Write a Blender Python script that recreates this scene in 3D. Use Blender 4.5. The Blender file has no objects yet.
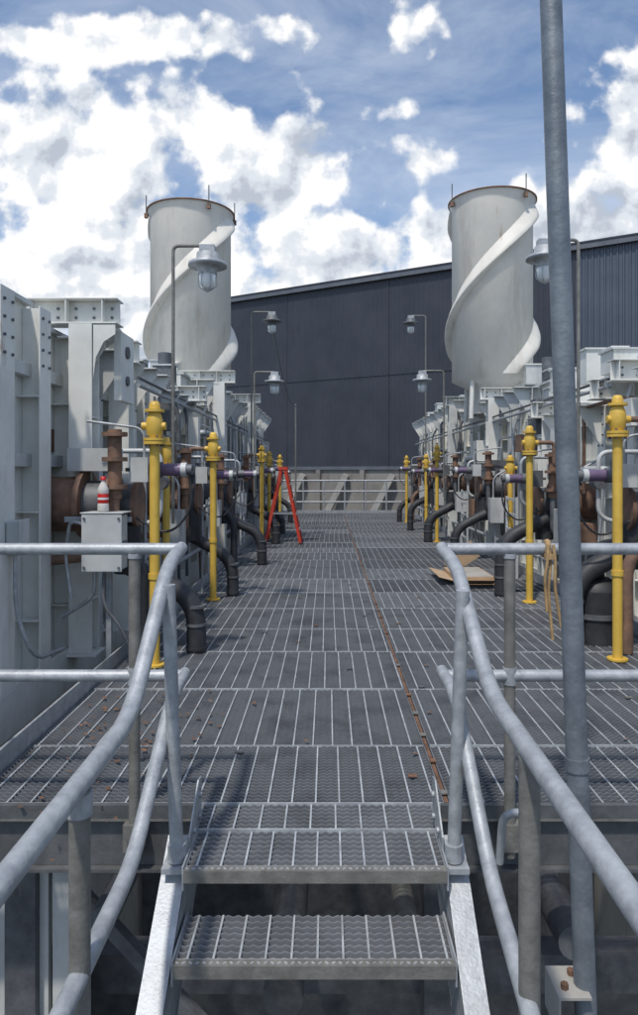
import bpy, math, random
from mathutils import Vector, Matrix
rnd = random.Random(7)
scene = bpy.context.scene

# ------------------------------------------------------------------ materials
def new_mat(name):
    m = bpy.data.materials.new(name); m.use_nodes = True
    nt = m.node_tree
    return m, nt, nt.nodes["Principled BSDF"]

def mat(name, c1, c2=None, rough=0.5, metal=0.0, scale=6.0, rust=0.0, rustcol=(0.12,0.05,0.02), bump=0.1, bscale=60, streak=False, dirt=0.0, sstretch=0.25, rscale=5.0, dirtcol=None):
    m, nt, b = new_mat(name)
    N, L = nt.nodes, nt.links
    if c2 is None: c2 = tuple(x*0.72 for x in c1)
    tc = N.new("ShaderNodeTexCoord")
    n1 = N.new("ShaderNodeTexNoise"); n1.inputs["Scale"].default_value = scale; n1.inputs["Detail"].default_value = 6
    n1.inputs["Roughness"].default_value = 0.65
    L.new(tc.outputs["Object"], n1.inputs["Vector"])
    r1 = N.new("ShaderNodeValToRGB")
    r1.color_ramp.elements[0].position = 0.32; r1.color_ramp.elements[0].color = (*c2, 1)
    r1.color_ramp.elements[1].position = 0.66; r1.color_ramp.elements[1].color = (*c1, 1)
    L.new(n1.outputs["Fac"], r1.inputs["Fac"])
    col = r1.outputs["Color"]
    def overlay(col, color, thr, sc, stretch, width=0.08):
        mp = N.new("ShaderNodeMapping"); mp.inputs["Scale"].default_value = (1, 1, stretch)
        L.new(tc.outputs["Object"], mp.inputs["Vector"])
        n = N.new("ShaderNodeTexNoise"); n.inputs["Scale"].default_value = sc; n.inputs["Detail"].default_value = 7
        n.inputs["Roughness"].default_value = 0.7
        L.new(mp.outputs["Vector"], n.inputs["Vector"])
        r = N.new("ShaderNodeValToRGB")
        r.color_ramp.elements[0].position = thr; r.color_ramp.elements[0].color = (0,0,0,1)
        r.color_ramp.elements[1].position = thr+width; r.color_ramp.elements[1].color = (1,1,1,1)
        L.new(n.outputs["Fac"], r.inputs["Fac"])
        mx = N.new("ShaderNodeMix"); mx.data_type = 'RGBA'
        L.new(r.outputs["Color"], mx.inputs["Factor"])
        L.new(col, mx.inputs["A"]); mx.inputs["B"].default_value = (*color, 1)
        return mx.outputs["Result"]
    if dirt > 0:
        col = overlay(col, dirtcol or tuple(x*0.5 for x in c1), 0.62-dirt*0.2, 3.0, 0.2 if streak else 1.0, 0.25)
    if rust > 0:
        col = overlay(col, rustcol, 0.72-rust*0.2, rscale, sstretch if streak else 1.0, 0.09)
    L.new(col, b.inputs["Base Color"])
    b.inputs["Metallic"].default_value = metal
    rr = N.new("ShaderNodeMapRange"); rr.inputs["To Min"].default_value = max(0, rough-0.12); rr.inputs["To Max"].default_value = min(1, rough+0.15)
    L.new(n1.outputs["Fac"], rr.inputs["Value"]); L.new(rr.outputs["Result"], b.inputs["Roughness"])
    if bump > 0:
        n3 = N.new("ShaderNodeTexNoise"); n3.inputs["Scale"].default_value = bscale; n3.inputs["Detail"].default_value = 3
        L.new(tc.outputs["Object"], n3.inputs["Vector"])
        bp = N.new("ShaderNodeBump"); bp.inputs["Strength"].default_value = bump; bp.inputs["Distance"].default_value = 0.004
        L.new(n3.outputs["Fac"], bp.inputs["Height"]); L.new(bp.outputs["Normal"], b.inputs["Normal"])
    return m

GALV   = mat("galvanized_steel", (0.46,0.485,0.505), (0.29,0.31,0.335), 0.48, 0.3, 18, rust=0.06, bump=0.35, bscale=90, dirt=0.35)
GALVD  = mat("weathered_galvanized", (0.25,0.246,0.228), (0.15,0.148,0.135), 0.6, 0.25, 14, rust=0.4, bump=0.4, bscale=80, dirt=0.5)
FASC   = mat("fascia_steel", (0.15,0.158,0.165), (0.08,0.085,0.09), 0.6, 0.3, 8, rust=0.3, bump=0.3, bscale=60, dirt=0.6)
POLE   = mat("pole_steel", (0.23,0.26,0.29), (0.13,0.152,0.178), 0.5, 0.35, 10, bump=0.4, bscale=70, dirt=0.4)
GR = [mat("grating_steel_a", (0.26,0.275,0.295), (0.125,0.133,0.148), 0.5, 0.25, 3, rust=0.03, bump=0.0, dirt=0.5),
      mat("grating_steel_b", (0.215,0.228,0.245), (0.10,0.108,0.12), 0.5, 0.25, 3, rust=0.18, bump=0.0, dirt=0.6),
      mat("grating_steel_c", (0.31,0.325,0.35), (0.175,0.187,0.20), 0.5, 0.25, 3, rust=0.0, bump=0.0, dirt=0.4)]
ROD    = mat("grating_rod", (0.58,0.61,0.63), (0.34,0.36,0.38), 0.45, 0.25, 9, rust=0.06, bump=0.0, dirt=0.4)
RUSTY  = mat("rusty_steel", (0.24,0.13,0.08), (0.08,0.045,0.03), 0.85, 0.1, 8, bump=0.4)
WHITE  = mat("offwhite_painted_steel", (0.78,0.78,0.735), (0.64,0.645,0.61), 0.55, 0.0, 3, rust=0.40, rustcol=(0.30,0.18,0.10), streak=True, dirt=0.35, bump=0.15, dirtcol=(0.48,0.46,0.40))
WHITE2 = mat("grey_painted_steel", (0.62,0.64,0.625), (0.46,0.48,0.475), 0.55, 0.0, 3, rust=0.35, rustcol=(0.24,0.14,0.08), streak=True, dirt=0.45, bump=0.15)
STACK  = mat("stack_paint", (0.78,0.745,0.67), (0.65,0.63,0.575), 0.55, 0.0, 1.5, rust=0.42, rustcol=(0.46,0.34,0.23), streak=True, dirt=0.5, bump=0.1, sstretch=0.12, rscale=4.0, dirtcol=(0.53,0.49,0.42))
YEL    = mat("yellow_pipe_paint", (0.76,0.51,0.09), (0.58,0.37,0.06), 0.45, 0.0, 6, rust=0.28, rustcol=(0.20,0.11,0.05), bump=0.15, dirt=0.35)
BLACK  = mat("black_rubber_duct", (0.045,0.048,0.055), (0.02,0.022,0.026), 0.55, 0.0, 6, bump=0.3, dirt=0.3)
BROWN  = mat("burner_body", (0.30,0.175,0.115), (0.11,0.075,0.06), 0.7, 0.1, 7, rust=0.3, bump=0.4)
DGREY  = mat("dark_grey_casting", (0.17,0.18,0.195), (0.08,0.085,0.095), 0.55, 0.3, 7, bump=0.3)
LGREY  = mat("light_grey_enclosure", (0.56,0.58,0.58), (0.43,0.45,0.455), 0.45, 0.0, 4, rust=0.18, streak=True, dirt=0.3, bump=0.08)
PURP   = mat("violet_actuator", (0.18,0.12,0.22), (0.10,0.075,0.13), 0.4, 0.0, 7, bump=0.1)
NAVY   = mat("navy_cladding", (0.050,0.055,0.072), (0.033,0.037,0.049), 0.45, 0.2, 0.5, bump=0.0, streak=True, dirt=0.3)
NAVY2  = mat("blue_grey_cladding", (0.095,0.115,0.15), (0.07,0.086,0.115), 0.45, 0.2, 0.5, bump=0.0)
TRIM   = mat("cladding_trim", (0.14,0.155,0.18), None, 0.5, 0.2, 2, bump=0.0)
CONC   = mat("plinth_concrete", (0.27,0.255,0.23), (0.18,0.17,0.155), 0.85, 0.0, 0.7, streak=True, dirt=0.5, bump=0.2, bscale=20)
CONCL  = mat("strut_concrete", (0.40,0.385,0.35), (0.28,0.27,0.245), 0.8, 0.0, 1, dirt=0.5, streak=True)
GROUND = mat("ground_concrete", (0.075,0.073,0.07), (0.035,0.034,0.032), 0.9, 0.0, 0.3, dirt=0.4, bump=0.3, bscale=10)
RED    = mat("red_fibreglass", (0.60,0.07,0.04), (0.45,0.045,0.025), 0.4, 0.0, 6, bump=0.0)
ALU    = mat("aluminium", (0.60,0.61,0.62), (0.45,0.46,0.47), 0.4, 0.5, 6, bump=0.0)
CARD   = mat("cardboard", (0.50,0.36,0.23), (0.40,0.28,0.18), 0.85, 0.0, 5, bump=0.1)
STRAP  = mat("tan_strap", (0.46,0.31,0.15), (0.28,0.18,0.085), 0.85, 0.0, 20, bump=0.3)
LABEL  = mat("red_label", (0.60,0.02,0.02), (0.5,0.015,0.015), 0.4, 0.0, 5, bump=0.0)
WLAB   = mat("white_label", (0.78,0.78,0.77), (0.7,0.7,0.7), 0.5, 0.0, 5, bump=0.0)
COLA, nt, b = new_mat("clear_plastic")
b.inputs["Base Color"].default_value = (0.76,0.74,0.71,1); b.inputs["Roughness"].default_value = 0.12
b.inputs["Transmission Weight"].default_value = 0.2; b.inputs["IOR"].default_value = 1.3
GLASS, nt, b = new_mat("lamp_glass")
b.inputs["Base Color"].default_value = (0.86,0.89,0.90,1); b.inputs["Roughness"].default_value = 0.18
b.inputs["Transmission Weight"].default_value = 0.25; b.inputs["IOR"].default_value = 1.35

# ------------------------------------------------------------------ mesh builder
class M:
    def __init__(s): s.v=[]; s.f=[]; s.mi=[]; s.sm=[]; s.mats=[]
    def _m(s, m):
        if m not in s.mats: s.mats.append(m)
        return s.mats.index(m)
    def add(s, verts, faces, m, smooth=False):
        o=len(s.v); k=s._m(m); s.v.extend(verts)
        for f in faces:
            s.f.append(tuple(i+o for i in f)); s.mi.append(k); s.sm.append(smooth)
    def box(s, x0,x1,y0,y1,z0,z1, m, rot=None, piv=None):
        vs=[Vector(p) for p in ((x0,y0,z0),(x1,y0,z0),(x1,y1,z0),(x0,y1,z0),(x0,y0,z1),(x1,y0,z1),(x1,y1,z1),(x0,y1,z1))]
        if rot is not None:
            c = Vector(piv) if piv else Vector(((x0+x1)/2,(y0+y1)/2,(z0+z1)/2))
            vs=[rot@(p-c)+c for p in vs]
        s.add([tuple(p) for p in vs], [(0,3,2,1),(4,5,6,7),(0,1,5,4),(1,2,6,5),(2,3,7,6),(3,0,4,7)], m)
    def beam(s, a, b_, w, h, m, up=(0,0,1)):
        a=Vector(a); b_=Vector(b_); d=(b_-a).normalized(); u=Vector(up)
        if abs(d.dot(u))>0.98: u=Vector((0,1,0))
        sx=d.cross(u).normalized(); uu=sx.cross(d).normalized()
        vs=[]
        for p in (a,b_):
            for i,j in ((-1,-1),(1,-1),(1,1),(-1,1)):
                vs.append(tuple(p+sx*(i*w/2)+uu*(j*h/2)))
        s.add(vs, [(0,1,2,3),(7,6,5,4),(0,4,5,1),(1,5,6,2),(2,6,7,3),(3,7,4,0)], m)
    def cyl(s, a, b_, r, m, r2=None, seg=16, caps=True):
        if r2 is None: r2=r
        a=Vector(a); b_=Vector(b_); d=(b_-a).normalized()
        u=Vector((0,0,1)) if abs(d.z)<0.9 else Vector((1,0,0))
        x=d.cross(u).normalized(); y=d.cross(x).normalized()
        vs=[]
        for p,rr in ((a,r),(b_,r2)):
            for i in range(seg):
                t=2*math.pi*i/seg; vs.append(tuple(p+x*math.cos(t)*rr+y*math.sin(t)*rr))
        s.add(vs, [(i,(i+1)%seg,seg+(i+1)%seg,seg+i) for i in range(seg)], m, True)
        if caps:
            s.add(vs[:seg], [tuple(range(seg))[::-1]], m); s.add(vs[seg:], [tuple(range(seg))], m)
    def tube(s, pts, r, m, seg=14, bend=0.1, caps=True):
        P=[Vector(p) for p in pts]; path=[P[0]]
        for i in range(1,len(P)-1):
            a,b_,c=P[i-1],P[i],P[i+1]
            l=min(bend,(a-b_).length*0.48,(c-b_).length*0.48)
            p0=b_+(a-b_).normalized()*l; p2=b_+(c-b_).normalized()*l
            for k in range(7):
                t=k/6; path.append(p0*(1-t)**2+b_*2*t*(1-t)+p2*t*t)
        path.append(P[-1])
        nrm=None; vs=[]; n=len(path)
        for i,p in enumerate(path):
            d=(path[min(i+1,n-1)]-path[max(i-1,0)]).normalized()
            if nrm is None:
                u=Vector((0,0,1)) if abs(d.z)<0.9 else Vector((1,0,0)); nrm=d.cross(u).normalized()
            nrm=(nrm-d*nrm.dot(d)).normalized(); y=d.cross(nrm)
            for k in range(seg):
                t=2*math.pi*k/seg; vs.append(tuple(p+nrm*math.cos(t)*r+y*math.sin(t)*r))
        fs=[]
        for i in range(n-1):
            for k in range(seg):
                fs.append((i*seg+k,i*seg+(k+1)%seg,(i+1)*seg+(k+1)%seg,(i+1)*seg+k))
        s.add(vs, fs, m, True)
        if caps:
            s.add(vs[:seg],[tuple(range(seg))[::-1]],m); s.add(vs[-seg:],[tuple(range(seg))],m)
    def lathe(s, prof, c, m, seg=24):
        c=Vector(c); vs=[]
        for r,z in prof:
            for k in range(seg):
                t=2*math.pi*k/seg; vs.append((c.x+math.cos(t)*r,c.y+math.sin(t)*r,c.z+z))
        fs=[(i*seg+k,i*seg+(k+1)%seg,(i+1)*seg+(k+1)%seg,(i+1)*seg+k) for i in range(len(prof)-1) for k in range(seg)]
        s.add(vs,fs,m,True)
    def prism(s, poly, x0, x1, m):
        n=len(poly); vs=[(x0,y,z) for y,z in poly]+[(x1,y,z) for y,z in poly]
        s.add(vs,[tuple(range(n))[::-1],tuple(range(n,2*n))]+[(i,(i+1)%n,n+(i+1)%n,n+i) for i in range(n)],m)
    def build(s, name, parent=None, bevel=0.0):
        me=bpy.data.meshes.new(name); me.from_pydata(s.v,[],s.f)
        for m in s.mats: me.materials.append(m)
        me.polygons.foreach_set("material_index", s.mi); me.polygons.foreach_set("use_smooth", s.sm)
        me.update(); ob=bpy.data.objects.new(name, me); scene.collection.objects.link(ob)
        if parent: ob.parent=parent
        if bevel:
            bv=ob.modifiers.new("bevel",'BEVEL'); bv.width=bevel; bv.segments=2; bv.limit_method='ANGLE'; bv.angle_limit=math.radians(50)
        return ob
def empty(name):
    e=bpy.data.objects.new(name,None); scene.collection.objects.link(e); return e

# ------------------------------------------------------------------ grating
def grating(g, x0,x1,y0,y1,z, ms, serr=True, pitch=0.030, rodp=0.1, h=0.03, t=0.005, rphase=0.0):
    n=max(1,int((y1-y0-0.01)/pitch))
    for i in range(n+1):
        y=y0+0.004+i*(y1-y0-0.012)/n
        if serr:
            k=int((x1-x0)/0.0175); vs=[]; fs=[]
            for j in range(k+1):
                x=x0+(x1-x0)*j/k; zt=z-(0.007 if j%2 else 0.0)
                vs += [(x,y,zt),(x,y+t,zt),(x,y,z-h),(x,y+t,z-h)]
            for j in range(k):
                a=4*j; c=a+4
                fs += [(a+2,c+2,c,a),(a,c,c+1,a+1),(a+1,c+1,c+3,a+3)]
            g.add(vs,fs,ms)
        else:
            g.box(x0,x1,y,y+t,z-h,z,ms)
    x=x0+0.02+rphase
    while x<x1-0.01:
        g.box(x-0.0035,x+0.0035,y0+0.002,y1-0.002,z-0.008,z-0.0005,ROD); x+=rodp
    g.box(x0,x0+0.005,y0,y1,z-h,z+0.0005,ms); g.box(x1-0.005,x1,y0,y1,z-h,z+0.0005,ms)
    g.box(x0+0.005,x1-0.005,y0-0.003,y0+0.002,z-h,z+0.0005,ROD)

PF = empty("steel_grating_platform")
g=M()
y=2.93; idx=0
pw=[0.62,0.92,0.92,0.78]
while y<23.0:
    w=pw[idx] if idx<4 else rnd.choice([0.92,0.92,0.75,1.0])
    w=min(w,23.05-y)
    if w<0.1: break
    for (a,c) in ((-1.5,0.488),(0.512,2.62)):
        grating(g,a,c,y+0.006,y+w-0.006,rnd.uniform(-0.004,0.004),GR[rnd.choice([0,0,1,2])],serr=(y<8.5),rphase=rnd.uniform(0,0.07))
    y+=w; idx+=1
grating(g,-0.52,0.43,2.722,2.925,-0.001,GR[2],rphase=0.03)
g.build("grating_panels",PF)
g=M()
for (a,c) in ((-1.75,-0.56),(0.47,2.9)):
    g.box(a,c,2.90,2.925,-0.05,0.004,FASC)
    g.box(a,c,2.935,2.96,-0.26,-0.052,FASC)
    g.box(a,c,2.90,2.98,-0.275,-0.262,FASC)
    g.box(a,c,2.90,2.934,-0.062,-0.051,GALVD)
g.box(-0.56,0.47,2.93,2.96,-0.26,-0.04,FASC)
for yy in [5,7.2,9.4,11.6,13.8,16,18.2,20.4,22.6]:
    g.box(-1.5,2.6,yy,yy+0.1,-0.25,-0.036,DGREY)
for xx in (-1.45,0.47,2.55):
    g.box(xx,xx+0.08,2.97,23,-0.3,-0.04,DGREY)
    for yy in (3.2,8,13,18,22.8):
        g.box(xx-0.03,xx+0.11,yy,yy+0.14,-5,-0.3,DGREY)
g.box(-1.53,-1.515,2.95,23,-0.1,0.10,GALV); g.box(2.635,2.65,2.95,23,-0.1,0.10,GALV)
g.box(0.492,0.508,2.95,23,-0.02,-0.006,RUSTY)
for i in range(60):
    yy=3.0+i*0.33
    if rnd.random()<0.6: g.box(0.485,0.515,yy,yy+0.035,0.003,0.009,rnd.choice([RUSTY,RUSTY,GALVD]))
for i in range(24):
    xx=rnd.uniform(-1.4,2.5); yy=rnd.uniform(3,9)
    g.box(xx,xx+0.04,yy,yy+0.03,0.004,0.008,rnd.choice([RUSTY,GALVD,FASC]))
for xx,zz,rr,m in ((-1.0,-0.6,0.06,DGREY),(-0.2,-0.95,0.09,FASC),(0.35,-0.6,0.05,GALVD),(1.1,-0.7,0.08,DGREY)):
    g.cyl((xx,3.1,zz),(xx,22,zz),rr,m)
g.box(-2,2.8,3.6,3.75,-1.3,-1.1,DGREY); g.box(-2,2.8,4.6,4.8,-2.3,-2.0,FASC)
g.beam((-1.4,3.3,-0.35),(0.5,3.3,-2.4),0.06,0.06,DGREY)
g.box(-2.1,3.0,7.9,8.0,-5,-0.45,DGREY)  # added dark wall, encloses the space below the deck so it stays in shade
g.build("support_steel_and_shade_wall",PF)

e=empty("leaf_debris"); g=M()
for i in range(190):
    if i<150: xx=rnd.gauss(-1.05,0.2); yy=rnd.gauss(3.75,0.4)
    else: xx=rnd.uniform(-1.4,2.5); yy=rnd.uniform(3.2,8)
    a=rnd.uniform(0,3.1); s_=rnd.uniform(0.006,0.022)
    if xx<-1.48: continue
    z=0.005+rnd.random()*0.002
    g.add([(xx+s_*math.cos(a+k)*(1 if k%2 else .5),yy+s_*math.sin(a+k)*(1 if k%2 else .6),z+0.003*(k%2)) for k in (0,1.5,3,4.6)],[(0,1,2,3)],RUSTY)
g.build("fragments",e)

# ------------------------------------------------------------------ stairs
ST=empty("steel_stairway")
for nm,(a,b_,c,d,z) in {"upper_tread":(-0.505,0.415,2.44,2.712,-0.004),"lower_tread":(-0.50,0.41,2.25,2.51,-0.2)}.items():
    g=M(); grating(g,a,b_,c+0.03,d,z,GR[2],rodp=0.085,rphase=0.02)
    g.box(a,b_,c,c+0.028,z-0.004,z+0.002,GALVD)
    g.box(a,b_,c-0.004,c,z-0.042,z+0.001,GALVD)
    k=int((b_-a)/0.022)
    for i in range(k):
        xx=a+0.006+i*0.022
        g.box(xx,xx+0.012,c+0.006,c+0.010,z+0.002,z+0.005,ROD, rot=Matrix.Rotation(math.radians(38 if i%2 else -38),3,'Z'))
    for xx in (a-0.006,b_):
        g.box(xx,xx+0.006,c,d,z-0.07,z+0.012,GALV)
    g.build(nm,ST)
g=M()
sl=0.743
for (xa,xb,xw) in ((-0.60,-0.515,-0.522),(0.425,0.505,0.425)):
    top=lambda yy: 0.02-(2.62-yy)*sl
    poly=[(2.75,top(2.62)),(2.62,top(2.62)),(1.95,top(1.95)),(1.95,top(1.95)-0.24),(2.05,top(1.95)-0.24),(2.75,-0.22)]
    g.prism(poly, xw, xw+0.007, GALV)
    a=Vector(((xa+xb)/2,2.63,top(2.62))); c=Vector(((xa+xb)/2,1.95,top(1.95)))
    g.beam(a,c,xb-xa,0.009,GALV)
    g.beam(a-Vector((0,0,0.28)),c-Vector((0,0,0.28)),xb-xa,0.009,GALV)
g.prism([(2.56,0.0),(2.80,0.0),(2.80,0.17),(2.74,0.18),(2.56,0.05)],-0.512,-0.506,GALV)
g.prism([(2.56,0.0),(2.80,0.0),(2.80,0.17),(2.74,0.18),(2.56,0.05)],0.417,0.423,GALV)
for xx in (-0.505,0.407):
    for yy,zz in ((2.63,0.04),(2.74,0.04),(2.75,0.12)):
        g.cyl((xx,yy,zz),(xx+0.009,yy,zz),0.012,GALV,seg=6)
g.build("stringers",ST)
LG=M()
grating(LG,-0.58,0.50,-1.6,2.03,-0.4,GR[0],serr=False)
for xx in (-0.62,0.53): LG.box(xx,xx+0.04,-1.6,2.06,-0.6,-0.39,GALV)
for xx in (-0.62,0.53):
    for yy in (-1.5,1.85): LG.box(xx,xx+0.04,yy,yy+0.1,-5,-0.6,GALVD)
LG.build("lower_landing",ST)

R=0.0245
HR=empty("stair_handrail")
g=M()
g.tube([(-0.615,2.93,1.068),(-0.60,2.62,1.04),(-0.60,2.12,0.64),(-0.60,1.2,0.632),(-0.61,-1.5,0.63)],R+0.002,GALV,bend=0.14)
g.tube([(-0.60,2.93,0.545),(-0.60,2.70,0.53),(-0.60,2.14,0.185),(-0.60,1.4,0.165),(-0.60,-1.5,0.16)],R,GALV,bend=0.12)
g.build("left_rails",HR)
g=M()
g.cyl((-0.545,2.52,0.0),(-0.575,2.52,0.98),R,GALV)
g.cyl((-0.545,2.52,-0.01),(-0.545,2.52,0.05),R+0.008,GALV)
g.box(-0.59,-0.50,2.47,2.57,-0.035,-0.015,GALV)
for yy in (1.69,0.3,-1.2): g.cyl((-0.60,yy,-0.5),(-0.60,yy,0.62),R+0.001,GALVD)
for yy in (1.69,): g.cyl((-0.60,yy,0.56),(-0.60,yy,0.615),R+0.006,GALV)
g.build("left_posts",HR)
HR2=empty("stair_handrail")
g=M()
g.tube([(0.475,2.93,1.068),(0.50,2.72,1.02),(0.51,2.2,0.69),(0.52,1.2,0.655),(0.53,-1.5,0.63)],R+0.002,GALV,bend=0.14)
g.tube([(0.475,2.93,0.555),(0.495,2.70,0.52),(0.51,2.2,0.12),(0.505,1.6,-0.0),(0.505,-1.5,-0.02)],R,GALV,bend=0.12)
g.build("right_rails",HR2)
g=M()
g.cyl((0.452,2.52,0.0),(0.485,2.52,0.96),R,GALV)
g.cyl((0.452,2.52,-0.01),(0.452,2.52,0.05),R+0.008,GALV)
g.box(0.41,0.50,2.47,2.57,-0.035,-0.015,GALV)
for yy in (1.79,0.3,-1.2): g.cyl((0.515,yy,-0.5),(0.515,yy,0.66),R+0.003,GALVD)
g.tube([(0.60,2.45,0.02),(0.60,2.4,0.22),(0.70,2.35,0.24)],0.014,GALV,bend=0.08)
g.build("right_posts",HR2)

def guard(name, pts_top, posts, postmat=GALVD):
    e=empty(name); g=M()
    for z in (1.068,0.545):
        g.tube([(x,y,z) for x,y in pts_top],R,GALV,bend=0.06)
    g.build("rails",e); g=M()
    for (x,y) in posts:
        g.cyl((x,y,-0.2),(x,y,1.05),R-0.001,postmat)
        g.cyl((x,y,1.03),(x,y,1.05),R+0.003,GALV); g.cyl((x,y,0.51),(x,y,0.58),R+0.003,GALV)
        g.box(x-0.04,x+0.04,y-0.03,y+0.03,-0.17,-0.06,GALVD)
    g.build("posts",e); return e
guard("guardrail",[(-2.6,2.89),(-0.60,2.89)],[(-0.80,2.89),(-2.3,2.89)])
guard("guardrail",[(0.49,2.89),(3.2,2.89)],[(0.75,2.89),(2.35,2.89)])
e=empty("guardrail"); g=M()
for z in (1.07,0.72,0.37): g.tube([(-1.5,23.0,z),(2.6,23.0,z)],R+0.004,GALV)
for i in range(7): g.cyl((-1.5+i*0.683,23,0),(-1.5+i*0.683,23,1.07),R+0.004,GALV)
g.box(-1.5,2.6,22.99,23.01,0,0.1,GALV); g.build("rails",e)

g=M(); a=Vector((0.965,2.18,-5)); d=Vector((-0.0345,0,1)); 
g.cyl(a,a+d*8.9,0.0335,POLE,seg=24)
g.cyl(a+d*5.46,a+d*5.50,0.038,POLE,seg=24)
e=empty("steel_pole"); g.build("shaft",e)
g=M(); g.box(0.70,0.80,2.12,2.26,-0.215,-0.207,CONCL); g.box(0.70,0.706,2.12,2.26,-0.33,-0.216,CONCL)
g.cyl((0.73,2.16,-0.206),(0.73,2.16,-0.19),0.012,RUSTY,seg=6); g.cyl((0.77,2.22,-0.206),(0.77,2.22,-0.19),0.012,RUSTY,seg=6)
g.build("bracket",e)

# ------------------------------------------------------------------ furnace housings
def housing(xw, s, heights, name, seed):
    rr_=random.Random(seed)
    e=empty(name)
    X=lambda a: xw+s*a
    def bx(g,a,b_,y0,y1,z0,z1,m):
        x0,x1=sorted((X(a),X(b_))); g.box(x0,x1,y0,y1,z0,z1,m)
    g=M()
    for (y0,y1,h,m) in heights:
        bx(g,-1.6,0,y0,y1-0.01,-5,h,m)
        bx(g,-1.65,0.05,y0-0.01,y1-0.02,h,h+0.03,WHITE2)
    g.build("casing",e)
    g=M()
    bx(g,0.001,0.14,3.4,22,-0.12,-0.02,WHITE); bx(g,0.14,0.16,3.4,22,-0.28,0.03,WHITE)
    yy=3.55
    while yy<22:
        h=[hh for (y0,y1,hh,_) in heights if y0<=yy<y1]
        h=(h[0] if h else 2.4)-0.03
        m=rr_.choice([WHITE,WHITE,WHITE2])
        bx(g,0.001,0.15,yy+0.08,yy+0.092,-0.01,h,m)
        bx(g,0.15,0.162,yy,yy+0.19,-0.01,h,m)
        for zz in (0.35,1.1,1.9):
            bx(g,0.002,0.149,yy-0.02,yy+0.079,zz,zz+0.01,m)
        big = yy>5.2
        if big:
            gy=yy+0.085
            vs=[(X(0.163),gy,h),(X(0.40),gy,h),(X(0.40),gy,h-0.06),(X(0.163),gy,h-0.42)]
            vs+= [(p[0],p[1]+0.012,p[2]) for p in vs]
            g.add(vs,[(0,1,2,3),(7,6,5,4),(0,4,5,1),(1,5,6,2),(2,6,7,3),(3,7,4,0)],m)
            bx(g,0.05,0.41,yy,yy+0.17,h+0.001,h+0.014,m)
        for k in range(4):
            zz=h-0.08-0.11*k
            xx=X(0.162); g.cyl((xx,yy+0.04,zz),(xx+s*0.012,yy+0.04,zz),0.011,DGREY,seg=6)
            g.cyl((xx,yy+0.15,zz),(xx+s*0.012,yy+0.15,zz),0.011,DGREY,seg=6)
        yy+=rr_.choice([0.5,0.58,0.7])
    for zz in (1.42,2.05):
        bx(g,0.002,0.07,3.5,22,zz,zz+0.09,WHITE2)
    for i in range(26):
        y0=rr_.uniform(5,21); z0=rr_.uniform(0.1,2.0)
        bx(g,0.001,0.02,y0,y0+rr_.uniform(.15,.4),z0,z0+rr_.uniform(.15,.4),rr_.choice([BROWN,RUSTY,LGREY,WHITE]))
    g.build("stiffeners",e,bevel=0.003)
    return e
hl=[(2.2,5.0,2.56,WHITE),(5.0,7.7,2.45,WHITE),(7.7,10.2,2.35,WHITE),(10.2,15.4,2.8,WHITE),(15.4,22,3.0,WHITE2)]
HL=housing(-2.15,1,hl,"furnace_housing",1)
hr=[(2.2,7.2,2.3,WHITE2),(7.2,9.5,2.1,WHITE),(9.5,14.5,2.6,WHITE),(14.5,22,2.9,WHITE)]
HRR=housing(3.05,-1,hr,"furnace_housing",2)

def portal(parent, x_out, x_in, y, z, colx=None, m=WHITE):
    g=M(); x0,x1=sorted((x_out,x_in))
    g.box(x0,x1,y-0.09,y+0.09,z-0.012,z,m); g.box(x0,x1,y-0.09,y+0.09,z-0.2,z-0.188,m)
    g.box(x0,x1,y-0.006,y+0.006,z-0.187,z-0.013,m)
    n=int((x1-x0)/0.14)
    for i in range(n+1):
        xx=x0+0.05+i*0.14
        if i%2==0 and xx<x1-0.02: g.box(xx,xx+0.01,y-0.085,y-0.007,z-0.187,z-0.013,m)
        if xx+0.06<x1-0.01:
            g.cyl((xx+0.06,y-0.016,z-0.07),(xx+0.06,y-0.007,z-0.07),0.012,DGREY,seg=6)
            g.cyl((xx+0.06,y-0.016,z-0.14),(xx+0.06,y-0.007,z-0.14),0.012,DGREY,seg=6)
    if colx is not None:
        zb=-0.01
        g.box(colx-0.09,colx+0.09,y-0.09,y-0.078,zb,z-0.201,m); g.box(colx-0.09,colx+0.09,y+0.078,y+0.09,zb,z-0.201,m)
        g.box(colx-0.006,colx+0.006,y-0.077,y+0.077,zb,z-0.201,m)
        g.box(colx-0.13,colx+0.13,y-0.12,y+0.12,zb-0.02,zb-0.001,m)
        for zz in (0.4,1.1,1.8):
            g.box(colx-0.089,colx-0.007,y-0.077,y+0.077,zz,zz+0.01,m); g.box(colx+0.007,colx+0.089,y-0.077,y+0.077,zz,zz+0.01,m)
    g.build("portal_frame",parent,bevel=0.003)
portal(HL,-2.35,-1.62,5.45,2.72,-1.90)
portal(HL,-2.3,-1.70,6.3,2.55,-1.86)
portal(HL,-2.3,-1.6,9.2,2.5,None)
portal(HL,-2.4,-1.5,11.3,3.0,-1.75,WHITE)
portal(HL,-2.4,-1.5,15.6,3.1,-1.7,WHITE2)
portal(HRR,3.3,2.62,6.5,2.42,None)
portal(HRR,3.3,2.62,7.0,2.30,None)
portal(HRR,3.3,2.55,8.8,2.25,2.75)
portal(HRR,3.3,2.5,11.5,2.75,2.7,WHITE)
portal(HRR,3.3,2.5,15.2,3.0,2.7,WHITE2)
g=M()
g.beam((-1.95,5.60,2.3),(-1.66,5.60,2.52),0.012,0.10,WHITE); g.box(-1.70,-1.64,5.55,5.9,1.95,2.5,WHITE)
g.cyl((-1.64,5.7,2.35),(-1.625,5.7,2.35),0.05,DGREY); g.cyl((-1.64,5.7,2.12),(-1.625,5.7,2.12),0.04,DGREY)
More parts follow.
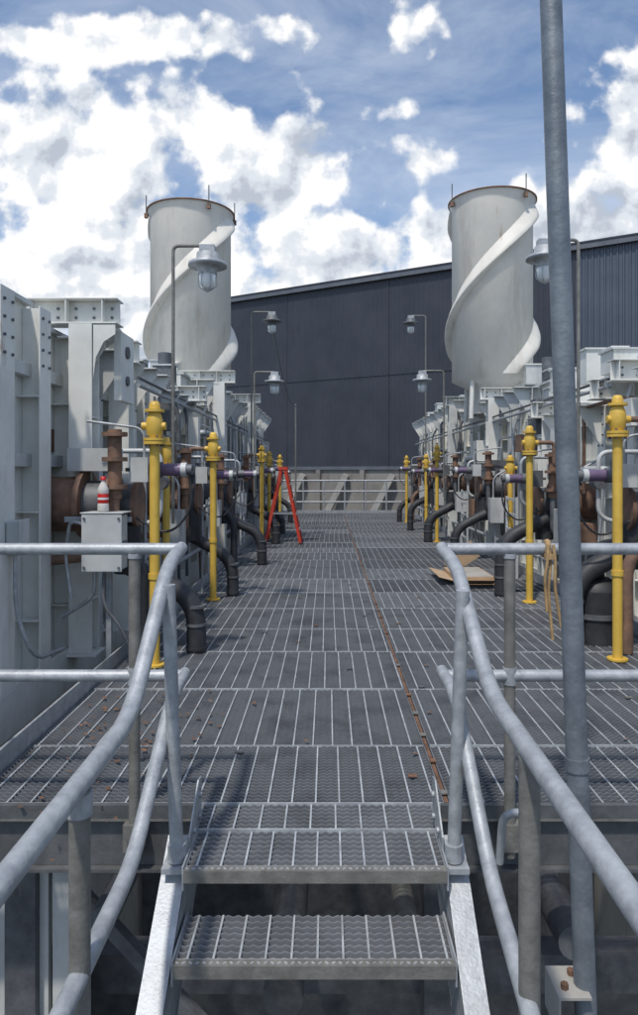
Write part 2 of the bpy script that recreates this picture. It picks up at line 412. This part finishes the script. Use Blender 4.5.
g.add([(-1.80,5.36,2.51),(-1.63,5.36,2.51),(-1.63,5.36,2.44),(-1.72,5.36,2.38),(-1.78,5.36,2.26),(-1.80,5.36,2.1)],[(0,1,2,3,4,5)],WHITE)
g.build("gusset_plates",HL,bevel=0.003)

def clutter(parent, xw, s, seed, nm="pipework_and_boxes"):
    r=random.Random(seed); g=M(); X=lambda a: xw+s*a
    y=6.2
    while y<21.5:
        k=r.random()
        w=r.uniform(0.15,0.4); z=r.uniform(0.5,1.9)
        if k<0.5:
            x0,x1=sorted((X(0.17),X(0.17+r.uniform(0.12,0.28))))
            m=r.choice([LGREY,WHITE,DGREY,BROWN])
            g.box(x0,x1,y,y+w,z,z+r.uniform(0.2,0.45),m)
            g.tube([(X(0.25),y+w/2,z),(X(0.25),y+w/2,z-0.3),(X(0.2),y+w/2+0.15,max(0,z-0.9))],0.012,GALV,seg=8)
        if k>0.35:
            zz=r.uniform(0.4,2.1)
            g.tube([(X(0.2),y,zz),(X(0.3),y,zz),(X(0.3),y+r.uniform(.4,1),zz),(X(0.3),y+1,zz-r.uniform(.4,1.2))],r.choice([0.014,0.02,0.035,0.05]),r.choice([GALV,BROWN,DGREY,LGREY,BROWN]),seg=8)
        if k>0.8:
            g.tube([(X(0.28),y,0),(X(0.28),y,r.uniform(2.0,2.6)),(X(0.1),y,2.6)],r.choice([0.02,0.03]),r.choice([GALV,DGREY]),seg=8)
        q=r.random(); h=2.4 if y<10 else 2.85
        if q<0.6 and y>7:
            xx=X(-r.uniform(0.1,0.8)); 
            a,b_=sorted((xx,xx+s*r.uniform(0.15,0.4)))
            hh=r.uniform(0.1,0.4)
            g.box(a,b_,y,y+w,h,h+hh,r.choice([WHITE,LGREY,WHITE2,DGREY]))
            g.box(a-0.02,b_+0.02,y-0.02,y+w+0.02,h+hh,h+hh+0.02,r.choice([WHITE,LGREY]))
        if q>0.75 and y>8: 
            xx=X(-r.uniform(0.1,0.5)); g.cyl((xx,y,2.2),(xx,y,h+r.uniform(.1,.5)),r.choice([.03,.06,.1]),r.choice([WHITE,GALV,DGREY]))
        y+=r.uniform(0.3,0.6)
    for zz,rr,m in ((2.2,0.02,GALV),(2.27,0.015,DGREY),(0.3,0.03,GALV)):
        g.tube([(X(0.36),6.6,zz),(X(0.36),21.5,zz)],rr,m,seg=8)
    for yy in (9.0,12.2,16.8):
        xx=X(0.62)
        for dy in (0,0.5): g.box(xx-0.015,xx+0.015,yy+dy,yy+dy+0.03,0,1.05,LGREY)
        for zz in (0.2,0.4,0.6,0.8,1.0): g.box(xx-0.01,xx+0.01,yy+0.031,yy+0.499,zz,zz+0.03,LGREY)
    g.build(nm,parent,bevel=0.004)
clutter(HL,-2.15,1,3); clutter(HRR,3.05,-1,11)

g=M()
for i in range(7):
    x=-2.15+i*0.145
    g.box(x,x+0.125,3.25,3.29,-5,-0.42,WHITE2); g.box(x+0.126,x+0.144,3.30,3.31,-5,-0.42,RUSTY)
g.box(-2.2,-1.1,3.2,3.32,-0.42,-0.36,WHITE2)
g.build("lower_panels",HL)

# ------------------------------------------------------------------ gas pipes and burners
def valve_stack(g,x,y,z,s):
    for zz,rr,h in ((z-0.30,0.078,0.02),(z-0.275,0.078,0.02),(z-0.07,0.07,0.02)):
        g.cyl((x,y,zz),(x,y,zz+h),rr,YEL,seg=18)
    g.lathe([(0.045,-0.255),(0.058,-0.22),(0.062,-0.17),(0.058,-0.12),(0.04,-0.07)],(x,y,z),YEL,18)
    g.cyl((x-s*0.09,y,z-0.17),(x+s*0.08,y,z-0.17),0.028,YEL)
    g.lathe([(0.04,0),(0.04,0.03),(0.028,0.055),(0.001,0.06)],(x,y,z-0.05),YEL,16)
    g.cyl((x,y,z),(x,y,z+0.04),0.010,DGREY,seg=8)
    for k in range(6):
        t=k*math.pi/3
        cx=x+0.063*math.cos(t); cy=y+0.063*math.sin(t); g.cyl((cx,cy,z-0.315),(cx,cy,z-0.24),0.007,DGREY,seg=6)
def gas_pipe(x,y,s,top,branch=False):
    e=empty("gas_pipe"); g=M()
    g.cyl((x,y,-0.15),(x,y,top-0.29),0.036,YEL,seg=20)
    g.cyl((x,y,0.001),(x,y,0.015),0.075,YEL); g.cyl((x,y,0.62),(x,y,0.66),0.044,YEL); 
    g.build("riser",e); g=M(); valve_stack(g,x,y,top,s)
    if branch:
        g.tube([(x-s*0.08,y,top-0.17),(x-s*0.26,y,top-0.17),(x-s*0.26,y,top-0.42),(x-s*0.5,y+0.05,top-0.42)],0.022,BROWN,seg=12,bend=0.05)
    g.build("valve",e)
def burner(x,y,s,r,near=False):
    e=empty("gas_burner"); g=M(); X=lambda a: x+s*a
    z=1.12+r.uniform(-.08,.08); k_=r.uniform(0.85,1.1)
    for a,b_,rr,m in ((-0.95,-0.62,0.20,BROWN),(-0.62,-0.58,0.25,BROWN),(-0.58,-0.40,0.17,r.choice([DGREY,BROWN])),(-0.40,-0.365,0.23,BROWN),(-0.365,-0.22,0.15,DGREY),(-0.22,-0.19,0.175,BROWN)):
        g.cyl((X(a),y+0.32,z),(X(b_),y+0.32,z),rr*k_,m,seg=24)
    for k in range(8):
        t=k*math.pi/4; cy=y+0.32+0.2*k_*math.cos(t); cz=z+0.2*k_*math.sin(t)
        g.cyl((X(-0.43),cy,cz),(X(-0.34),cy,cz),0.012,DGREY,seg=6)
    g.box(*sorted((X(-0.7),X(-0.35))),y+0.2,y+0.42,z+0.25,z+0.42,r.choice([DGREY,LGREY,BROWN]))
    g.cyl((X(-0.30),y+0.05,z+0.05),(X(-0.30),y+0.05,z+0.55),0.05,BROWN); 
    for zz in (z+0.12,z+0.32,z+0.5): g.cyl((X(-0.30),y+0.05,zz),(X(-0.30),y+0.05,zz+0.03),0.09,BROWN)
    g.tube([(X(-0.30),y+0.05,z+0.1),(X(-0.30),y+0.05,z-0.35),(X(-0.8),y+0.05,z-0.4)],0.035,r.choice([BROWN,DGREY]),bend=0.1)
    g.build("burner_body",e)
    g=M()
    px=X(r.uniform(0.16,0.26)); py=y+0.22+r.uniform(-.05,.2); hh=r.uniform(0.38,0.62); rad=r.uniform(0.065,0.085)
    g.tube([(px,py,-0.1),(px,py,hh),(X(-0.30),py+0.02,hh+0.25)],rad,BLACK,seg=18,bend=0.22)
    for zz in (0.02,0.2,0.34): g.cyl((px,py,zz),(px,py,zz+0.02),rad+0.008,DGREY if zz>.02 else BLACK,seg=18)
    g.cyl((X(-0.28),y+0.3,0.62),(X(-0.28),y+0.3,0.98),0.10,BLACK)
    if r.random()<0.7: g.tube([(X(-0.12),y+0.1,0.0),(X(-0.12),y+0.1,0.7),(X(-0.35),y+0.1,0.9)],0.05,r.choice([BLACK,BROWN]),seg=14,bend=0.15)
    g.build("air_duct",e)
    g=M()
    zz=z+0.26; yo=y+0.15
    g.cyl((X(-0.25),yo,zz),(X(0.24),yo,zz),0.014,DGREY)
    g.cyl((X(0.02),yo,zz),(X(0.16),yo,zz),0.046,PURP); g.cyl((X(0.16),yo,zz),(X(0.20),yo,zz),0.052,LGREY)
    g.cyl((X(0.20),yo,zz),(X(0.24),yo,zz),0.04,DGREY)
    g.cyl((X(-0.06),yo,zz),(X(0.02),yo,zz),0.058,DGREY)
    g.box(*sorted((X(-0.2),X(-0.07))),y+0.08,y+0.22,zz-0.09,zz+0.09,r.choice([LGREY,DGREY]))
    g.tube([(X(0.22),yo,zz-0.03),(X(0.24),y+0.16,zz-0.3),(X(0.05),y+0.2,zz-0.5),(X(-0.2),y+0.2,zz-0.35)],0.009,BLACK,seg=8,bend=0.15)
    g.tube([(X(-0.1),y+0.1,zz+0.09),(X(-0.1),y+0.1,zz+0.3),(X(-0.5),y+0.05,zz+0.35)],0.010,GALV,seg=8,bend=0.08)
    g.build("actuator",e)
    g=M()
    if not near:
        g.box(*sorted((X(-0.46),X(-0.28))),y-0.22,y-0.02,0.62,0.98,LGREY)
        g.box(*sorted((X(-0.47),X(-0.27))),y-0.235,y-0.222,0.61,0.99,LGREY)
        g.tube([(X(-0.37),y-0.12,0.62),(X(-0.37),y-0.12,0.0)],0.018,GALV,seg=8)
        g.tube([(X(-0.33),y-0.15,0.98),(X(-0.33),y-0.15,1.3),(X(-0.7),y-0.15,1.5)],0.013,GALV,seg=8)
    g.tube([(X(-0.2),y+0.5,0),(X(-0.2),y+0.5,1.35+r.uniform(0,.4))],0.016,r.choice([GALV,DGREY]),seg=8)
    g.tube([(X(-0.5),y+0.6,1.55),(X(-0.1),y+0.6,1.55),(X(-0.1),y+0.6,1.0),(X(-0.5),y+0.6,0.9)],0.02,r.choice([GALV,LGREY]),seg=8)
    g.cyl((X(-0.1),y+0.54,1.3),(X(-0.1),y+0.66,1.3),0.06,DGREY)
    g.build("control_box",e,bevel=0.004)
r2=random.Random(5)
for i,(y,t) in enumerate(((5.0,1.88),(7.55,1.80),(13.1,1.86),(14.7,1.80),(18.0,1.8))): gas_pipe(-1.24,y,1,t,i in(1,2))
for i,(y,t) in enumerate(((5.15,1.94),(7.4,1.86),(13.7,1.9),(15.2,1.75),(19.0,1.8))): gas_pipe(2.13,y,-1,t,i in(0,1))
gas_pipe(-1.62,7.0,1,1.72,False); gas_pipe(2.5,9.6,-1,1.6,False)
for y in (5.0,7.5,10.0,13.1,15.4,18.6): burner(-1.24,y,1,r2,near=(y==5.0))
for y in (5.25,7.6,10.7,13.5,16.1,18.8): burner(2.16,y,-1,r2)

e=empty("air_blower"); g=M()
g.cyl((2.2,5.75,-0.02),(2.2,5.75,0.42),0.19,BLACK,seg=28); g.lathe([(0.19,0),(0.17,0.06),(0.10,0.10),(0.001,0.11)],(2.2,5.75,0.42),BLACK,28)
g.cyl((2.2,5.75,0.2),(2.2,5.75,0.24),0.205,DGREY,seg=28)
g.build("blower_drum",e); g=M(); g.tube([(2.2,5.75,0.5),(2.2,5.75,0.75),(2.7,5.8,0.8)],0.07,BLACK,bend=0.15); g.build("blower_outlet",e)

# ------------------------------------------------------------------ junction box + bottle
e=empty("junction_box"); g=M()
g.box(-1.70,-1.44,4.86,5.02,0.70,1.08,LGREY); g.box(-1.71,-1.43,4.845,4.858,0.69,1.09,LGREY)
g.box(-1.44,-1.425,4.90,4.98,0.84,0.9,DGREY)
for xx in (-1.69,-1.45):
    for zz in (0.72,1.06): g.cyl((xx,4.835,zz),(xx,4.845,zz),0.009,DGREY,seg=8)
g.box(-1.9,-1.42,5.03,5.07,1.02,1.06,GALV); g.box(-1.6,-1.56,5.03,5.07,-0.05,1.02,GALV)
g.box(-1.72,-1.42,4.84,5.06,1.092,1.102,LGREY)
g.tube([(-1.65,4.94,0.70),(-1.65,4.94,0.5),(-1.9,5.0,0.35)],0.014,GALV,seg=8,bend=0.1)
g.tube([(-1.58,4.94,0.70),(-1.58,4.9,0.45),(-1.45,4.9,0.3),(-1.35,4.95,0.0)],0.012,DGREY,seg=8,bend=0.1)
g.tube([(-1.68,4.9,1.0),(-1.80,4.88,1.05),(-1.86,4.95,0.8),(-1.80,4.9,0.5)],0.012,GALV,seg=8,bend=0.1)
g.build("enclosure",e,bevel=0.006)
e=empty("soda_bottle"); g=M(); c=(-1.585,4.93,1.103)
g.lathe([(0.001,0.0),(0.033,0.0),(0.039,0.01),(0.039,0.05),(0.036,0.06)],c,COLA); 
g.lathe([(0.0365,0.06),(0.0375,0.062),(0.0375,0.125),(0.0365,0.127)],c,LABEL)
g.lathe([(0.036,0.127),(0.039,0.14),(0.037,0.165),(0.022,0.195),(0.014,0.21),(0.013,0.222)],c,COLA)
g.build("body",e); g=M()
g.lathe([(0.018,0.222),(0.018,0.248),(0.001,0.249)],c,LABEL); g.lathe([(0.038,0.085),(0.038,0.10)],c,WLAB); g.build("cap",e)

e=empty("control_panel"); g=M()
g.box(-1.98,-1.90,4.30,4.42,0.88,1.08,LGREY); g.box(-1.899,-1.89,4.29,4.43,0.87,1.09,LGREY)
g.tube([(-1.95,4.36,0.88),(-1.95,4.36,0.5),(-1.85,4.4,0.2),(-1.85,4.9,0.15)],0.014,GALV,seg=8,bend=0.15)
g.build("enclosure",e,bevel=0.004)

# ------------------------------------------------------------------ lamps
def lamp(x,y,z,px,zb=0.9,sc=1.0):
    e=empty("industrial_light"); g=M(); s=1 if px<x else -1
    g.tube([(px,y,zb),(px,y,z+0.15*sc),(x,y,z+0.15*sc),(x,y,z+0.08*sc)],0.016*sc,GALVD,seg=10,bend=0.06)
    g.build("bracket",e); g=M()
    g.lathe([(0.001,0.08*sc),(0.10*sc,0.08*sc),(0.105*sc,0.01*sc),(0.12*sc,0.0),(0.175*sc,-0.01*sc),(0.18*sc,-0.045*sc),(0.11*sc,-0.04*sc),(0.085*sc,-0.09*sc),(0.08*sc,-0.12*sc)],(x,y,z),DGREY if z>4 else GALV,28)
    g.box(x-0.07*sc,x+0.07*sc,y-0.05,y+0.05,z+0.08*sc,z+0.15*sc,GALV)
    g.build("hood",e); g=M()
    g.lathe([(0.072*sc,-0.09*sc),(0.078*sc,-0.14*sc),(0.07*sc,-0.23*sc),(0.035*sc,-0.255*sc),(0.001,-0.26*sc)],(x,y,z),GLASS,20)
    g.build("globe",e); g=M()
    for k in range(6):
        t=k*math.pi/3
        g.tube([(x+0.085*sc*math.cos(t),y+0.085*sc*math.sin(t),z-0.1*sc),(x+0.088*sc*math.cos(t),y+0.088*sc*math.sin(t),z-0.23*sc),(x,y,z-0.28*sc)],0.004,GALV,seg=6,bend=0.03)
    g.build("guard",e)
lamp(-1.12,6.5,3.33,-1.44)
lamp(2.12,6.85,3.5,2.45)
lamp(-1.10,13.7,4.35,-1.5); lamp(1.95,16.5,4.9,2.3)
lamp(-0.98,12.8,3.05,-1.35); lamp(1.75,13.0,3.1,2.15)

# ------------------------------------------------------------------ stacks
def stack(x,y,ztop,r,ttop,zbase):
    e=empty("exhaust_stack"); g=M()
    zb=3.05
    g.lathe([(r*0.55,zbase),(r*0.55,2.85),(r*0.95,3.0),(r*0.95,ztop-0.16),(r*1.0,ztop-0.05),(r*1.02,ztop)],(x,y,0),STACK,56)
    g.lathe([(r*1.02,ztop),(r*0.97,ztop+0.005),(r*0.93,ztop-0.1),(r*0.92,zb+1)],(x,y,0),DGREY,56)
    g.build("shell",e); g=M()
    span=math.pi*1.35*(ztop-0.1-zb)/3.1
    for k in range(2):
        n=64; vs=[]; fs=[]
        for i in range(n+1):
            f=i/n; z=zb+(ztop-0.1-zb)*f; t=ttop-(1-f)*span+k*math.pi
            d=0.13*min(1,f*5+0.2,(1-f)*8+0.3)
            for rr,dt in ((r*0.945,-0.42),(r*0.95+d*0.35,-0.26),(r*0.95+d*0.8,-0.12),(r*0.95+d,-0.02),(r*0.95+d*0.97,0.02),(r*0.95+d*0.4,0.05),(r*0.94,0.06)):
                vs.append((x+rr*math.cos(t+dt),y+rr*math.sin(t+dt),z))
        for i in range(n):
            for j in range(6):
                a=7*i+j; fs.append((a,a+1,a+8,a+7))
        g.add(vs,fs,STACK,True)
    g.build("helical_strakes",e); g=M()
    g.lathe([(r*1.0,ztop-0.012),(r*1.045,ztop-0.01),(r*1.045,ztop+0.012),(r*0.98,ztop+0.012)],(x,y,0),BROWN,56)
    for t in (0.2,2.4,3.4,5.3):
        cx=x+r*1.04*math.cos(t); cy=y+r*1.04*math.sin(t)
        g.cyl((cx,cy,ztop-0.12),(cx,cy,ztop+0.27),0.010,DGREY,seg=6); g.box(cx-0.03,cx+0.03,cy-0.03,cy+0.03,ztop-0.13,ztop-0.05,BROWN)
    for t in (0.6,2.2,3.9,5.5):
        cx=x+r*0.85*math.cos(t); cy=y+r*0.85*math.sin(t)
        g.cyl((cx,cy,2.3),(cx*0.92+x*0.08,cy*0.92+y*0.08,3.3),0.04,WHITE,seg=8)
    g.build("rim_and_supports",e)
stack(-2.47,12.6,6.0,0.75,math.radians(365),2.4)
stack(2.95,12.6,6.2,0.75,math.radians(350),2.4)

# ------------------------------------------------------------------ stepladder
e=empty("stepladder"); cx=-0.86; cy=13.5; top=1.42
g2=M()
for (dx) in (-0.34,0.34):
    for dy in (-0.24,0.24):
        g2.beam((cx+dx,cy+dy,0.0),(cx+dx*0.12,cy+dy*0.6,top),0.03,0.055,RED)
        g2.box(cx+dx-0.03,cx+dx+0.03,cy+dy-0.04,cy+dy+0.04,0,0.03,BLACK)
g2.build("side_rails",e)
g2=M()
for i in range(1,5):
    f=i/5.0; dx=0.34*(1-f*0.88); dy=0.24*(1-f*0.4)
    g2.box(cx+dx-0.04,cx+dx+0.04,cy-dy,cy+dy,top*f-0.015,top*f+0.015,ALU)
    g2.box(cx-dx-0.015,cx-dx+0.015,cy-dy,cy+dy,top*f-0.012,top*f+0.012,ALU)
g2.box(cx-0.09,cx+0.09,cy-0.17,cy+0.17,top-0.01,top+0.05,RED)
for dy in (-0.2,0.2): g2.beam((cx-0.2,cy+dy,0.58),(cx+0.2,cy+dy,0.58),0.01,0.02,ALU)
g2.build("treads",e)

e=empty("cardboard_box"); g=M()
g.box(1.55,2.02,8.5,9.4,0.006,0.10,CARD); g.box(1.35,1.55,8.52,9.38,0.07,0.076,CARD,rot=Matrix.Rotation(math.radians(14),3,'Y'))
g.box(1.58,2.0,8.22,8.5,0.06,0.066,CARD,rot=Matrix.Rotation(math.radians(-18),3,'X')); g.box(1.58,2.0,8.53,9.37,0.101,0.103,CONCL)
g.beam((1.6,9.42,0.1),(2.0,9.5,0.34),0.008,0.25,CARD)
g.build("carton",e)
e=empty("hanging_strap"); g=M()
pts=[(0.905,2.86,1.09),(0.908,2.855,1.0),(0.90,2.86,0.9),(0.91,2.865,0.8),(0.918,2.86,0.70)]
for off,ln in ((0,1),(0.012,0.86),(-0.01,0.7)):
    P=[(x+off*(1+i*0.4),yv-abs(off),1.09-(1.09-z)*ln) for i,(x,yv,z) in enumerate(pts)]
    g.tube(P,0.0065,STRAP,seg=7,bend=0.04)
g.tube([(0.90,2.865,1.05),(0.90,2.858,1.09),(0.905,2.89,1.101),(0.905,2.92,1.085),(0.905,2.925,1.03)],0.012,STRAP,seg=8,bend=0.02)
g.cyl((0.905,2.858,1.03),(0.905,2.858,1.05),0.022,STRAP)
g.build("strands",e)

# ------------------------------------------------------------------ big metal-clad building
B=empty("metal_clad_building")
A=Vector((-7.6,41.25,0)); D=Vector((0.8653,-0.5012,0)); Nn=Vector((-0.5012,-0.8653,0)); LEN=34; TOP=11.25
def ribwall(g, t0,t1,z0,z1,mt,off=0.0,pitch=0.25,dep=0.03):
    vs=[];fs=[]; t=t0; pr=[]
    while t<t1:
        for a,o in ((0,0),(0.55,0),(0.65,1),(0.9,1)):
            pr.append((min(t+a*pitch,t1),o*dep+off))
        t+=pitch
    pr.append((t1,off))
    for tt,o in pr:
        p=A+D*tt+Nn*o
        vs += [(p.x,p.y,z0),(p.x,p.y,z1)]
    for i in range(len(pr)-1): fs.append((2*i,2*i+2,2*i+3,2*i+1))
    g.add(vs,fs,mt)
g=M(); ribwall(g,0,21.3,1.6,TOP-0.25,NAVY,dep=0.018); ribwall(g,21.3,LEN,1.6,TOP-0.25,NAVY2,dep=0.05)
g.build("corrugated_wall",B)
g=M()
def slab(g,t0,t1,o0,o1,z0,z1,m):
    c=[A+D*t0+Nn*o0,A+D*t1+Nn*o0,A+D*t1+Nn*o1,A+D*t0+Nn*o1]
    vs=[(p.x,p.y,z0) for p in c]+[(p.x,p.y,z1) for p in c]
    g.add(vs,[(0,3,2,1),(4,5,6,7),(0,1,5,4),(1,2,6,5),(2,3,7,6),(3,0,4,7)],m)
slab(g,-0.2,LEN,-0.05,0.22,TOP-0.26,TOP-0.02,TRIM); slab(g,-0.2,LEN,-22,0.25,TOP-0.019,TOP+0.05,NAVY)
slab(g,0,LEN,-22,-0.06,-5,TOP-0.02,NAVY)
slab(g,0,LEN,-0.05,0.04,6.2,6.25,NAVY); slab(g,-0.02,LEN,-0.055,0.2,1.45,1.62,TRIM)
for t in (6.1,12.2,): slab(g,t,t+0.10,0,0.04,1.63,TOP-0.27,NAVY)
g.build("eaves_and_trim",B)
g=M(); slab(g,0,LEN,-0.05,0.1,-5,1.449,CONC)
t=3.0
while t<LEN:
    slab(g,t,t+0.25,0.101,0.3,-5,1.44,CONC)
    a=A+D*(t+0.5)+Nn*0.8; c=A+D*(t+1.9)+Nn*0.4
    g.beam((a.x,a.y,-1.6),(c.x,c.y,1.2),0.4,0.3,CONCL)
    t+=2.6
slab(g,0,LEN,0.3,1.1,-5,-1.35,CONC)
g.build("plinth_and_struts",B)
e=empty("process_unit"); g=M()
g.box(-7,-3.9,20,26,-5,3.2,WHITE2); g.box(-6.5,-4.3,15,19,-5,2.9,WHITE)
for i in range(6): g.box(-6.9+i*0.55,-6.8+i*0.55,19.9,19.99,-5,3.1,WHITE)
g.build("casing",e)

e=empty("service_cable"); g=M()
P=[]
a=Vector((-1.1,13.7,4.3)); c=Vector((-0.95,20.5,3.3))
for i in range(13):
    f=i/12; p=a.lerp(c,f); p.z-=0.9*4*f*(1-f)*0.5; P.append(tuple(p))
g.tube(P,0.012,DGREY,seg=6,bend=0.2); g.cyl((-0.95,20.5,0),(-0.95,20.5,3.35),0.025,GALVD); g.build("cable",e)

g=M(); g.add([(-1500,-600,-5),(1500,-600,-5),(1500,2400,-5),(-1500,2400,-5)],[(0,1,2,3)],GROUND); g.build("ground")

# ------------------------------------------------------------------ world: sky + clouds
SUN_EL=math.radians(62); SUN_AZ=math.radians(203)
w=bpy.data.worlds.new("World"); scene.world=w; w.use_nodes=True
nt=w.node_tree; N,L=nt.nodes,nt.links
bg=N["Background"]
sky=N.new("ShaderNodeTexSky"); sky.sky_type='NISHITA'; sky.sun_disc=False
sky.sun_elevation=SUN_EL; sky.sun_rotation=SUN_AZ; sky.air_density=1.0; sky.dust_density=0.8; sky.ozone_density=2.2
def math_(op,a,b_=None,c=None,clamp=False):
    n=N.new("ShaderNodeMath"); n.operation=op; n.use_clamp=clamp
    for i,vv in enumerate((a,b_,c)):
        if vv is None: continue
        if isinstance(vv,(int,float)): n.inputs[i].default_value=vv
        else: L.new(vv,n.inputs[i])
    return n.outputs[0]
tc=N.new("ShaderNodeTexCoord"); sep=N.new("ShaderNodeSeparateXYZ"); L.new(tc.outputs["Generated"],sep.inputs[0])
ym=math_('MAXIMUM',sep.outputs[1],0.12)
u=math_('DIVIDE',sep.outputs[0],ym); v=math_('DIVIDE',sep.outputs[2],ym)
comb=N.new("ShaderNodeCombineXYZ"); L.new(u,comb.inputs[0]); L.new(v,comb.inputs[1])
blobs=[(-0.38,0.43,0.19,0.13),(-0.20,0.495,0.10,0.09),(-0.07,0.43,0.13,0.075),(-0.30,0.27,0.42,0.12),(0.02,0.30,0.25,0.085),
       (0.19,0.33,0.15,0.06),(0.46,0.44,0.10,0.14),(0.38,0.34,0.15,0.075),(0.145,0.445,0.06,0.04),(0.10,0.62,0.05,0.035),(-0.32,0.615,0.24,0.04),(0.42,0.26,0.25,0.08),(0.10,0.52,0.025,0.015),(-0.9,0.4,0.4,0.2),(1.0,0.45,0.4,0.18)]
D_=None
for (cu,cv,rx,ry) in blobs:
    du=math_('MULTIPLY',math_('SUBTRACT',u,cu),1/rx); dv=math_('MULTIPLY',math_('SUBTRACT',v,cv),1/ry)
    rr=math_('SQRT',math_('ADD',math_('MULTIPLY',du,du),math_('MULTIPLY',dv,dv)))
    val=math_('MULTIPLY',math_('SUBTRACT',1.0,rr),min(1.0,max(rx,ry)/0.11))
    D_=val if D_ is None else math_('SMOOTH_MAX',D_,val,0.15)
D_=math_('MAXIMUM',D_,-0.5)
def fbm(vec,scale,detail,off=None,rough=0.6,dist=0.0):
    if off:
        ad=N.new("ShaderNodeVectorMath"); ad.operation='ADD'; L.new(vec,ad.inputs[0]); ad.inputs[1].default_value=off; vec=ad.outputs[0]
    n=N.new("ShaderNodeTexNoise"); n.noise_dimensions='2D'; n.inputs["Scale"].default_value=scale; n.inputs["Detail"].default_value=detail; n.inputs["Roughness"].default_value=rough
    n.inputs["Distortion"].default_value=dist
    L.new(vec,n.inputs["Vector"]); return n.outputs["Fac"]
n1=fbm(comb.outputs[0],8,9,None,0.54); n2=fbm(comb.outputs[0],8,5,(-0.010,0.026,0.0),0.50)
vo=N.new("ShaderNodeTexVoronoi"); vo.voronoi_dimensions='2D'; vo.feature='SMOOTH_F1'; vo.inputs["Scale"].default_value=22; vo.inputs["Smoothness"].default_value=0.6
wv=N.new("ShaderNodeVectorMath"); wv.operation='ADD'; sc_=N.new("ShaderNodeVectorMath"); sc_.operation='SCALE'
nw=N.new("ShaderNodeTexNoise"); nw.noise_dimensions='2D'; nw.inputs["Scale"].default_value=14; nw.inputs["Detail"].default_value=4; L.new(comb.outputs[0],nw.inputs["Vector"])
L.new(nw.outputs["Color"],sc_.inputs[0]); sc_.inputs["Scale"].default_value=0.05
L.new(comb.outputs[0],wv.inputs[0]); L.new(sc_.outputs[0],wv.inputs[1]); L.new(wv.outputs[0],vo.inputs["Vector"])
puff=math_('SUBTRACT',0.45,vo.outputs["Distance"])
dens=math_('ADD',D_,math_('MULTIPLY',math_('SUBTRACT',n1,0.5),2.3))
dens=math_('ADD',dens,math_('MULTIPLY',puff,0.55))
mr=N.new("ShaderNodeMapRange"); mr.interpolation_type='SMOOTHSTEP'; L.new(dens,mr.inputs["Value"])
mr.inputs["From Min"].default_value=-0.04; mr.inputs["From Max"].default_value=0.34
alpha=mr.outputs["Result"]
mpv=N.new("ShaderNodeMapping"); mpv.inputs["Rotation"].default_value=(0,0,0.5); mpv.inputs["Scale"].default_value=(1,2.2,1); L.new(comb.outputs[0],mpv.inputs["Vector"])
wisp=fbm(mpv.outputs[0],2.4,7,(3,1,0),0.6,0.4)
mr3=N.new("ShaderNodeMapRange"); L.new(wisp,mr3.inputs["Value"]); mr3.inputs["From Min"].default_value=0.36; mr3.inputs["From Max"].default_value=0.78; mr3.inputs["To Max"].default_value=0.55
lit=math_('ADD',0.76,math_('MULTIPLY',math_('SUBTRACT',n1,n2),4.2))
lit=math_('ADD',lit,math_('MULTIPLY',puff,0.5))
big=fbm(comb.outputs[0],6.0,3,(5.2,2.3,0.0),0.45)
lit=math_('SUBTRACT',lit,math_('MULTIPLY',math_('SUBTRACT',big,0.45),1.3),None,True)
cr=N.new("ShaderNodeValToRGB"); cr.color_ramp.interpolation='EASE'; cr.color_ramp.elements[0].color=(0.48,0.53,0.61,1); cr.color_ramp.elements[1].color=(1.0,1.0,1.0,1); cr.color_ramp.elements[1].position=0.9
e1=cr.color_ramp.elements.new(0.45); e1.color=(0.72,0.765,0.83,1)
L.new(lit,cr.inputs["Fac"])
ms=N.new("ShaderNodeMix"); ms.data_type='RGBA'; ms.blend_type='MULTIPLY'; ms.inputs["Factor"].default_value=1
L.new(sky.outputs[0],ms.inputs["A"]); ms.inputs["B"].default_value=(0.15,0.15,0.15,1)
mv=N.new("ShaderNodeMix"); mv.data_type='RGBA'; L.new(mr3.outputs["Result"],mv.inputs["Factor"]); L.new(ms.outputs["Result"],mv.inputs["A"]); mv.inputs["B"].default_value=(0.78,0.84,0.93,1)
mx=N.new("ShaderNodeMix"); mx.data_type='RGBA'; L.new(alpha,mx.inputs["Factor"]); L.new(mv.outputs["Result"],mx.inputs["A"]); L.new(cr.outputs["Color"],mx.inputs["B"])
L.new(mx.outputs["Result"],bg.inputs["Color"]); bg.inputs["Strength"].default_value=1.06

sl_=bpy.data.lights.new("sun",'SUN'); sl_.energy=2.9; sl_.angle=math.radians(2.5); sl_.color=(1.0,0.94,0.85)
so=bpy.data.objects.new("sun",sl_); scene.collection.objects.link(so)
sd=Vector((math.sin(SUN_AZ)*math.cos(SUN_EL),math.cos(SUN_AZ)*math.cos(SUN_EL),math.sin(SUN_EL)))
so.rotation_euler=sd.to_track_quat('Z','Y').to_euler(); so.location=sd*30

# ------------------------------------------------------------------ camera
cam=bpy.data.cameras.new("camera"); co=bpy.data.objects.new("camera",cam); scene.collection.objects.link(co)
co.location=(0,0,1.39); co.rotation_euler=(math.radians(90),0,0)
cam.sensor_fit='VERTICAL'; cam.sensor_height=36; cam.sensor_width=36; cam.lens=36*700/1015
cam.shift_y=-0.036; cam.shift_x=-0.009
cam.clip_start=0.05; cam.clip_end=5000
scene.camera=co
scene.view_settings.view_transform='Standard'; scene.view_settings.look='None'; scene.view_settings.exposure=0
